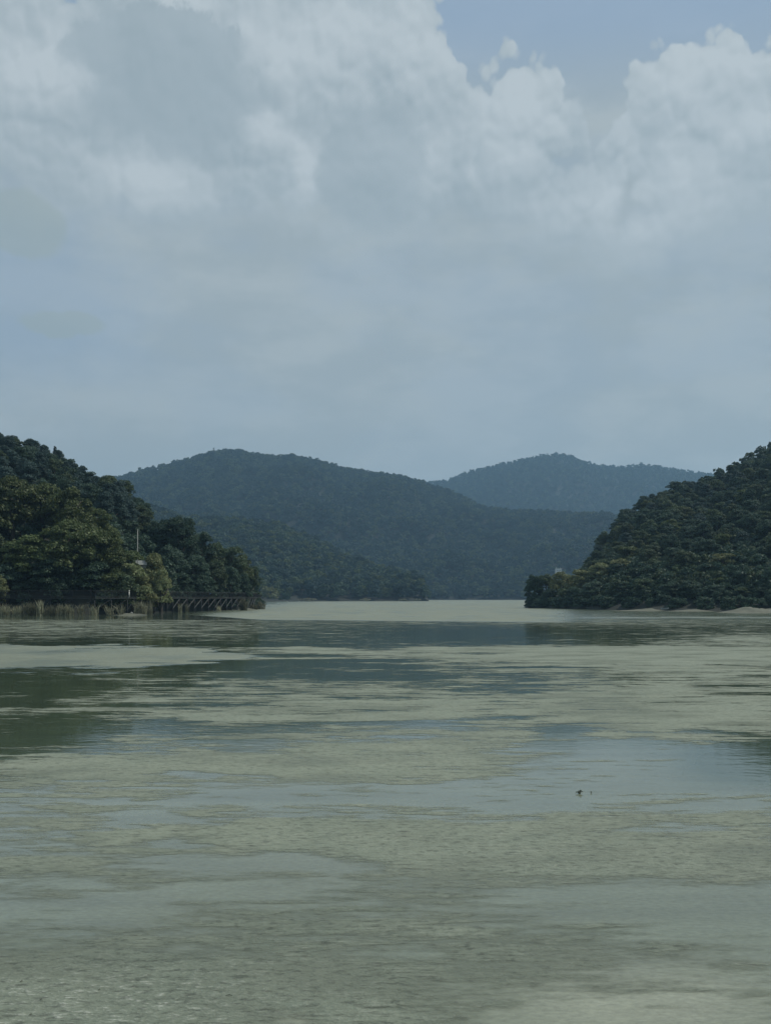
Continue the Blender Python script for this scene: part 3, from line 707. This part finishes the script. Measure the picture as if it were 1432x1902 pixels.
bank('sand_bank', 1335, 1560, 214, 7, 1.05, 1, 0.22)
bank('sand_bank.001', 1120, 1240, 243, 4, 0.55, 2, 0.75)
bank('sand_bank.002', 1225, 1330, 236, 4, 0.5, 3, 0.65)
bank('mud_bank', 205, 300, 184, 3, 0.4, 4, 0.3)
bank('mud_bank.001', 425, 486, 262, 4, 0.45, 5, 0.6)

# ------------------------------------------------------------------ boardwalk
walk_tab = [(-300, 186), (0, 184), (100, 184.5), (180, 187), (240, 193), (330, 221), (400, 240), (450, 258), (474, 275), (486, 296)]
cp = np.array([(X_of(px, y), y) for px, y in walk_tab]); seg = np.r_[0, np.cumsum(np.hypot(*np.diff(cp, axis=0).T))]
def walk(s_): return np.array([np.interp(s_, seg, cp[:, 0]), np.interp(s_, seg, cp[:, 1])])
total = seg[-1]; bays = int(total / 3.7); st = [walk(total * k / bays) for k in range(bays + 1)]
bw = thing('boardwalk', 'long dark boardwalk on braced posts with a railing along the left shore', 'boardwalk', (cp[4][0], cp[4][1], 0))
o0 = np.array([cp[4][0], cp[4][1]])
DT = 3.02
def nrm(k):
    a = st[max(k - 1, 0)]; c = st[min(k + 1, bays)]; d = (c - a) / np.linalg.norm(c - a); return d, np.array([-d[1], d[0]])
Vd = []; Fd = []
for k in range(bays + 1):
    d, nn_ = nrm(k); a = st[k] - o0; c = a + nn_ * 2.0
    base = len(Vd)
    for q, z in ((a, DT), (c, DT), (c, DT - .22), (a, DT - .22)): Vd.append((q[0], q[1], z))
    if k:
        for j in range(4): Fd.append((base - 4 + j, base - 4 + (j + 1) % 4, base + (j + 1) % 4, base + j))
obj('deck', new_mesh('deck', Vd, Fd, [M_wood]), bw)
post = MB(); post.tube([(0, 0, -1.5), (0, 0, DT - .2)], 0.10, 8); post_me = post.mesh('post', M_steel, True)
rpost = MB(); rpost.box((0, 0, .58), (.09, .09, 1.16)); rpost_me = rpost.mesh('railing_post', M_steel)
bal = MB(); hand = MB(); low = MB()
for k in range(bays + 1):
    d, nn_ = nrm(k); a = st[k] - o0
    q = a + nn_ * 0.25
    obj('post', post_me, bw, (q[0], q[1], 0)); q2 = a + nn_ * 1.75; obj('post', post_me, bw, (q2[0], q2[1], 0))
    e = a + nn_ * 0.05; obj('railing_post', rpost_me, bw, (e[0], e[1], DT))
    if k < bays:
        f = st[k + 1] - o0; d1, n1_ = nrm(k + 1); g = f + n1_ * 0.05
        hand.tube([(e[0], e[1], DT + 1.15), (g[0], g[1], DT + 1.15)], 0.045, 6)
        low.tube([(e[0], e[1], DT + .15), (g[0], g[1], DT + .15)], 0.03, 5); low.tube([(e[0], e[1], DT + .95), (g[0], g[1], DT + .95)], 0.025, 5)
        for j in range(1, 26):
            p_ = e + (g - e) * j / 26; bal.box((p_[0], p_[1], DT + .55), (.024, .024, .8))
        # slanting brace from the foot of one post to the deck edge at the next
        br = MB(); q3 = f + n1_ * 0.15
        if k % 1 == 0: br.tube([(0, 0, 0.75), (q3[0] - q[0], q3[1] - q[1], DT - .25)], 0.055, 6)
        o = obj('brace', br.mesh('brace', M_brace if st[k][1] > 216 else M_steel), bw, (q[0], q[1] - 0.12, 0))
hr = obj('handrail', hand.mesh('handrail', M_steel), bw)
obj('rail', low.mesh('rail', M_steel), bw)
bo = obj('balusters', bal.mesh('balusters', M_steel), bw); bo['kind'] = 'stuff'

# ------------------------------------------------------------------ small things on and round the boardwalk
def deck_at(px):
    best = min(range(len(st)), key=lambda k: abs(CX + F * st[k][0] / st[k][1] - px)); d, n_ = nrm(best)
    y = np.interp(px, [a for a, _ in walk_tab], [c for _, c in walk_tab]); return X_of(px, y), y, n_
def bollard(px, hgt, label, dz=0.0):
    x, y, n_ = deck_at(px); y += 0.5
    t = thing('marker_post', label, 'post', (x, y, DT + 0.002), 0, 'white posts on the boardwalk')
    m_ = MB(); m_.tube([(0, 0, 0), (0, 0, hgt * .78)], 0.11, 8); obj('shaft', m_.mesh('shaft', M_white, True), t)
    m_ = MB(); m_.tube([(0, 0, hgt * .80), (0, 0, hgt * .92), (0, 0, hgt)], [0.14, 0.14, 0.07], 8); obj('cap', m_.mesh('cap', M_white), t)
bollard(239, 1.35, 'short white post on the boardwalk, the taller one beside hanging olive leaves')
bollard(306, 1.15, 'short white post on the boardwalk below the last yellow green bush')
t = thing('information_panel', 'dark upright panel standing on the boardwalk near its far tip', 'panel', (*[deck_at(464)[i] for i in (0,)], deck_at(464)[1] + .6, DT + .002))
m_ = MB(); m_.box((-.35, 0, .5), (.07, .07, 1.0)); obj('leg', m_.mesh('leg', M_wood), t)
m_ = MB(); m_.box((.35, 0, .5), (.07, .07, 1.0)); obj('leg', m_.mesh('leg', M_wood), t)
m_ = MB(); m_.box((0, -.06, .95), (.95, .05, 1.0)); obj('board', m_.mesh('board', M_window), t)
x, y, n_ = deck_at(391)
m_ = MB(); m_.tube([(0, 0, 0), (0, .03, 0)], 0.16, 12); o = obj('round_sign', m_.mesh('round_sign', M_blue), None, (x, y - .08, DT + .85), None, 'tiny pale blue round sign fixed on the boardwalk railing', 'sign')
# pale pole
x, y, z = H_left.atY(256, 206)
t = thing('utility_pole', 'tall thin pale pole rising out of the olive bushes against dark woods', 'pole', (x, y, z - .3))
hp = Z_of(984, y) - z + .3
m_ = MB(); m_.tube([(0, 0, 0), (0, 0, hp * .5), (0.03, 0, hp)], [0.11, 0.10, 0.07], 10); obj('shaft', m_.mesh('shaft', M_palebark, True), t)
m_ = MB(); m_.tube([(0.03, 0, hp + .002), (0.03, 0, hp + .12)], [0.11, 0.05], 10); obj('cap', m_.mesh('cap', M_palebark), t)
# pale hut roof half hidden by bushes
Yh = 208.0; x, _, z = H_left.atY(263, Yh); zr = Z_of(1042, Yh)
t = thing('hut', 'small pale roofed hut almost buried in the olive bushes', 'hut', (x, Yh, z - .2), 0.25)
hh_ = zr - z + .2; m_ = MB(); m_.box((0, 0, hh_ / 2 - .3), (1.7, 1.6, hh_ - .6)); obj('wall', m_.mesh('wall', M_roof), t)
for sgn in (-1, 1):
    V = [(-1.05, 0, hh_ + .1), (1.05, 0, hh_ + .1), (1.05, sgn * 1.1, hh_ - .75), (-1.05, sgn * 1.1, hh_ - .75)]
    V += [(a, b_, c_ - .06) for a, b_, c_ in V]
    obj('roof_slope', new_mesh('roof_slope', V, [(0, 1, 2, 3), (7, 6, 5, 4), (0, 4, 5, 1), (1, 5, 6, 2), (2, 6, 7, 3), (3, 7, 4, 0)], [M_roof]), t)
m_ = MB(); m_.box((.3, -.81, hh_ * .55), (.5, .03, .8)); obj('door', m_.mesh('door', M_white), t)

# distant white building on the mountain foot
Yb = 1450.0; xb = X_of(1034.5, Yb); zb = float(H_m1.atY(1034.5, Yb)[2]); z_bot = Z_of(1070, Yb); z_top = Z_of(1057, Yb)
t = thing('white_building', 'small distant white building above the trees at the foot of the far mountain', 'building', (xb, Yb - 9, zb - 1))
o_ = zb - 1; hb = z_top - o_; m_ = MB(); m_.box((0, 0, hb / 2), (7.8, 8, hb)); obj('wall', m_.mesh('wall', M_white), t)
m_ = MB(); m_.box((0, 0, hb + .2), (8.4, 8.6, .4)); rf = obj('roof', m_.mesh('roof', M_white), t)
for dx in (-2.6, 2.6):
    m_ = MB(); m_.box((dx, 0, hb + 1.2), (.35, .35, 1.6)); obj('chimney', m_.mesh('chimney', M_white), rf)
for r_ in range(3):
    for c_ in range(3):
        m_ = MB(); m_.box((-2.4 + 2.4 * c_, -4.02, hb - 2.0 - 2.9 * r_), (1.1, .06, 1.4)); obj('window', m_.mesh('window', M_window), t)
t = thing('shed', 'little pale shed roof just to the side of the distant white building', 'shed', (X_of(1047, Yb - 20), Yb - 20, zb - 2))
hs = Z_of(1067, Yb - 20) - zb + 2
m_ = MB(); m_.box((0, 0, hs / 2 - .3), (5, 4, hs - .6)); obj('wall', m_.mesh('wall', M_white), t)
m_ = MB(); m_.box((0, 0, hs - .15), (5.8, 4.8, .3)); obj('roof', m_.mesh('roof', M_roof), t)
# tower on the mountain top
xt, yt, zt = H_m1.at(397.5, 0.995); ht = Z_of(831.5, yt) - zt
t = thing('lookout_tower', 'tiny thin lookout tower standing on the summit ridge of the far mountain', 'tower', (xt, yt, zt))
m_ = MB()
for a_, b_ in ((-1, -1), (1, -1), (1, 1), (-1, 1)): m_.tube([(a_ * 1.3, b_ * 1.3, 0), (a_ * .8, b_ * .8, ht - 3)], .22, 6)
obj('frame', m_.mesh('frame', M_roof), t)
m_ = MB(); m_.box((0, 0, ht - 1.9), (2.7, 2.7, 2.2)); obj('cabin', m_.mesh('cabin', M_roof), t)
m_ = MB(); m_.box((0, 0, ht - .6), (3.3, 3.3, .35)); obj('roof', m_.mesh('roof', M_roof), t)
# small boat on the right bank
xb, yb = X_of(1234, 240), 240.0
t = thing('small_boat', 'small pale blue grey boat lying on the dark bank between grassy strips', 'boat', (xb, yb, 0.35), 0.15)
V = []; Fb = []; n = 9
for k in range(n):
    s_ = k / (n - 1) * 2 - 1; wd = .38 * (1 - abs(s_) ** 2.4) + .02; zz = .12 * s_ * s_
    V += [(s_ * .9, -wd, .32 + zz), (s_ * .9, -wd * .6, .02 + zz), (s_ * .9, wd * .6, .02 + zz), (s_ * .9, wd, .32 + zz)]
    if k:
        b0 = (k - 1) * 4
        for j in range(3): Fb.append((b0 + j, b0 + j + 1, b0 + j + 5, b0 + j + 4))
obj('hull', new_mesh('hull', V, Fb, [M_grey]), t)
m_ = MB(); m_.box((0, 0, .27), (.18, .62, .03)); obj('seat', m_.mesh('seat', M_white), t)

# ------------------------------------------------------------------ reeds and shore plants
def reeds(n, rx, ry, hmin, hmax, seed, wd=0.05, lean=0.28):
    r = np.random.default_rng(seed); x = r.normal(0, rx / 2, n).clip(-rx, rx); y = r.normal(0, ry / 2, n).clip(-ry, ry); h = r.uniform(hmin, hmax, n)
    an = r.uniform(0, 6.28, n); lx = r.normal(0, lean, n) * h; ly = r.normal(0, lean, n) * h; c, s_ = np.cos(an) * wd, np.sin(an) * wd
    z0 = np.zeros(n) - .1
    A = np.stack([x - c, y - s_, z0], 1); B_ = np.stack([x + c, y + s_, z0], 1)
    C1 = np.stack([x + lx * .35 + c * .8, y + ly * .35 + s_ * .8, h * .6], 1); D = np.stack([x + lx * .35 - c * .8, y + ly * .35 - s_ * .8, h * .6], 1)
    E = np.stack([x + lx, y + ly, h], 1)
    V = np.stack([A, B_, C1, D, E], 1).reshape(-1, 3); k = np.arange(n) * 5
    Fc = [(q, q + 1, q + 2, q + 3) for q in k] + [(q + 3, q + 2, q + 4) for q in k]
    return new_mesh('reeds', V, Fc, [M_reed])
def clump(px, Y, n, wpx, hgt, seed, label, group='reed clumps along the boardwalk', z=0.0, lean=.25, dy=.8):
    o = obj('reed_clump', reeds(n, wpx / 2 / F * Y, dy, hgt * .4, hgt, seed, lean=lean), None, (X_of(px, Y), Y, z), None, label, 'reeds', group)
    return o
clump(10, 180.5, 110, 20, 2.3, 1, 'dark sparse reed clump at the photo edge in front of the boardwalk')
clump(34, 180.5, 190, 26, 1.9, 2, 'low pale reed clump beside the tallest reeds')
clump(57, 180.5, 330, 26, 2.5, 3, 'thick pale reed clump at the middle of the reed bed')
clump(76, 180.3, 130, 10, 2.9, 4, 'tallest pale reed clump leaning over the water', lean=.14)
clump(96, 180.8, 200, 26, 2.0, 5, 'olive reed clump just past the tallest pale reeds')
clump(122, 181.0, 230, 30, 2.2, 6, 'greyish green reed clump under the middle of the dark deck')
clump(152, 181.0, 60, 12, 2.2, 7, 'thin upright reed clump before the deck gap')
clump(176, 181.5, 60, 12, 2.2, 8, 'sparse reed tuft under the deck near the bare leaning stems')
clump(205, 182, 50, 12, 2.4, 9, 'few bent reed stems in front of the dark deck gap', lean=.5)
clump(226, 182.5, 50, 12, 2.2, 10, 'short arching reed stems next to the mud bank', lean=.6)
clump(262, 186, 260, 22, 2.7, 11, 'bushy olive reed clump on the mud bank')
clump(279, 183, 70, 9, 2.9, 12, 'slender pale reeds standing in water off the mud bank', lean=.08)
clump(335, 216, 70, 6, 2.1, 13, 'pale bright reed tuft under the braced deck, first of a pair', lean=.12)
clump(347, 218, 70, 6, 2.1, 14, 'pale bright reed tuft under the braced deck, second of the pair', lean=.12)
clump(407, 236, 60, 8, 1.4, 15, 'small pale tuft at the foot of a brace in the middle bays')
clump(453, 254, 260, 12, 3.1, 16, 'tall yellowish reed clump under the outer boardwalk bays')
clump(473, 268, 120, 10, 1.6, 17, 'pale brushwood tuft at the water by the boardwalk tip')
clump(484, 280, 200, 16, 2.4, 18, 'dark rounded reed tuft hanging off the outermost tip')
# low bushes along far shore
bush_y = [crown_mesh('bush', 300 + i, M_reed, 16, 1500, 0.08, 0.5) for i in range(3)]
bush_d = [crown_mesh('bush', 310 + i, M_dark, 16, 1500, 0.08, 0.6) for i in range(2)]
bush_m = [crown_mesh('bush', 320 + i, M_yel, 16, 1500, 0.08, 0.6) for i in range(2)]
def bush(px, Y, wpx, hpx, lib, label, z=0.1, group='low bushes along the far shore'):
    m_ = rnd.choice(lib); o = obj('shore_bush', m_, None, (X_of(px, Y), Y, z), None, label, 'bush', group)
    o.scale = (wpx / 2 / F * Y, wpx / 3 / F * Y, hpx / F * Y / 1.1); o.rotation_euler[2] = 0
bush(500, 800, 44, 26, bush_m, 'large tawny bush at the water just past the boardwalk tip')
bush(571, 822, 44, 7, bush_y, 'widest low pale grass mound on the far shore')
bush(678, 860, 28, 6, bush_y, 'pale grass mound at the middle of the far shore')
bush(748, 880, 22, 5, bush_y, 'pale grass mound towards the end of the far wooded spit')
bush(776, 886, 14, 5, bush_y, 'last pale grass mound at the tip of the far wooded spit')
bush(532, 815, 30, 16, bush_d, 'dark low bush between the tawny bush and the widest pale mound')
grp = 'low shrubs on the right bank waterline'
bush(1003, 299, 34, 16, bush_d, 'dark shrub touching the water at the tip of the right point', group=grp)
bush(1040, 290, 44, 18, bush_d, 'dark shrub at the waterline below the olive topped tree', group=grp)
bush(1085, 277, 48, 20, bush_d, 'dark shrub at the waterline in the middle of the point', group=grp)
bush(1130, 266, 50, 22, bush_d, 'dark shrub overhanging the start of the narrow bank', group=grp)
bush(1180, 256, 50, 22, bush_d, 'dark shrub above the narrow grassy bank', group=grp)
bush(1262, 245, 54, 22, bush_d, 'dark shrub past the small boat', group=grp)
bush(1310, 238, 50, 24, bush_d, 'dark shrub where the bank is lowest before the sand', group=grp)
bush(1352, 230, 46, 24, bush_d, 'dark shrub bordering the slope of the sandy mound', group=grp)
bush(1405, 228, 60, 24, bush_d, 'dark shrub behind the sand near the photo edge', group=grp)
bush(1460, 225, 60, 28, bush_d, 'dark shrub behind the sand beyond the photo edge', group=grp)
# undergrowth behind the boardwalk
pu = []
r_ = random.Random(4)
for k in range(420):
    u = r_.uniform(-260, 484); v = r_.uniform(0.0, 0.14); x, y, z = H_left.at(u, v); pu.append((x, y, z - .3))
forest('undergrowth', pu, (1.1, 2.2), [bush_d[0], bush_d[1]], 9)
pu = []
for k in range(300):
    u = r_.uniform(982, 1560); v = r_.uniform(0.0, 0.12); x, y, z = H_right.at(u, v); pu.append((x, y, z - .3))
forest('undergrowth.001', pu, (1.2, 2.4), [bush_d[0], bush_d[1]], 10)

# shore stones
def stone(px, py, wpx, label):
    Y = Y_of(py); r = np.random.default_rng(int(px)); a = wpx / 2 / F * Y
    V = []; n = 8
    for j, (zz, rr) in enumerate(((-.3, .9), (.1, 1.0), (.45, .75), (.62, .25))):
        for k in range(n): t_ = 6.283 * k / n; q = rr * r.uniform(.85, 1.12); V.append((a * q * math.cos(t_), a * q * .8 * math.sin(t_), a * zz * 1.1))
    Fs = [(j * n + k, j * n + (k + 1) % n, (j + 1) * n + (k + 1) % n, (j + 1) * n + k) for j in range(3) for k in range(n)] + [tuple(3 * n + k for k in range(n))]
    obj('stone', new_mesh('stone', V, Fs, [M_roof], True), None, (X_of(px, Y), Y, 0.22), None, label, 'stone', 'pale stones on the mud bank')
stone(244.5, 1141, 6, 'pale stone on the mud bank, the one nearer the arching stems')
stone(252, 1141.5, 6, 'pale stone on the mud bank, the one nearer the bushy reeds')

# floating weed tufts and twigs
def weed(px, py, wpx, hpx, n, seed, label):
    Y = Y_of(py); r = random.Random(seed); a = wpx / 2 / F * Y; hh = hpx / F * Y; mb = MB()
    for k in range(n):
        t_ = r.uniform(0, 6.28); l = a * r.uniform(.3, 1.0); z1 = hh * r.uniform(.3, 1.0) * (1 - .5 * l / a)
        mb.tube([(r.uniform(-.2, .2) * a, r.uniform(-.2, .2) * a, -.01), (l * .5 * math.cos(t_), l * .5 * math.sin(t_), z1), (l * math.cos(t_), l * math.sin(t_), z1 * r.uniform(.3, .9))], [.002, .003, .001], 4)
        c = np.array([l * .7 * math.cos(t_), l * .7 * math.sin(t_), z1 * .9]); s_ = r.uniform(.004, .009)
        mb.box(c, (s_ * 2, s_ * 1.2, s_ * .5), t_)
    obj('water_weed', mb.mesh('water_weed', M_weed), None, (X_of(px, Y), Y, 0.004), None, label, 'water weed', 'dark weeds poking out of the lake')
weed(1076, 1474, 17, 9, 26, 1, 'small dark leafy weed tuft poking out of the open lake, the bigger one')
weed(1097, 1473, 5, 6, 5, 2, 'tiny dark weed sprig beside the bigger floating tuft')
def twig(px, py, wpx, seed, label):
    Y = Y_of(py); r = random.Random(seed); a = wpx / F * Y; mb = MB(); t_ = r.uniform(-.5, .5)
    mb.tube([(-a / 2, 0, .002), (0, a * .1, .006), (a / 2 * math.cos(t_), a / 2 * math.sin(t_), .004)], [.002, .003, .0015], 6)
    mb.tube([(0, a * .1, .012), (a * .2, a * .3, .010)], [.002, .001], 5)
    obj('twig', mb.mesh('twig', M_weed), None, (X_of(px, Y), Y, 0.006), None, label, 'twig', 'dark twigs floating in the scum')
for k, (px, py, w_, lab) in enumerate([(41, 1825, 6, 'dark twig bit, uppermost of those in the pale streaky scum corner'), (77, 1859, 5, 'dark speck of twig in the middle of the pale streaky scum'),
        (185, 1841, 5, 'dark twig bit at the end of the pale streaky scum'), (426, 1851, 13, 'longest dark twig floating near the bottom middle scum'),
        (872, 1584, 8, 'dark twig lying on the broad olive algae belt'), (58, 1887, 6, 'lowest dark twig bit in the streaky scum corner')]):
    twig(px, py, w_, k, lab)

# ------------------------------------------------------------------ haze
hm, b = mat('haze_air')
pv = b.node('ShaderNodeVolumePrincipled'); pv.inputs['Color'].default_value = (.42, .72, 1.0, 1); pv.inputs['Density'].default_value = 1.6e-4; pv.inputs['Anisotropy'].default_value = 0.2
o = b.node('ShaderNodeOutputMaterial'); b.L.new(pv.outputs[0], o.inputs['Volume'])
mb = MB(); mb.box((0, 3400, 290), (14000, 9000, 590)); me = mb.mesh('haze', hm)
obj('haze', me, kind='stuff')
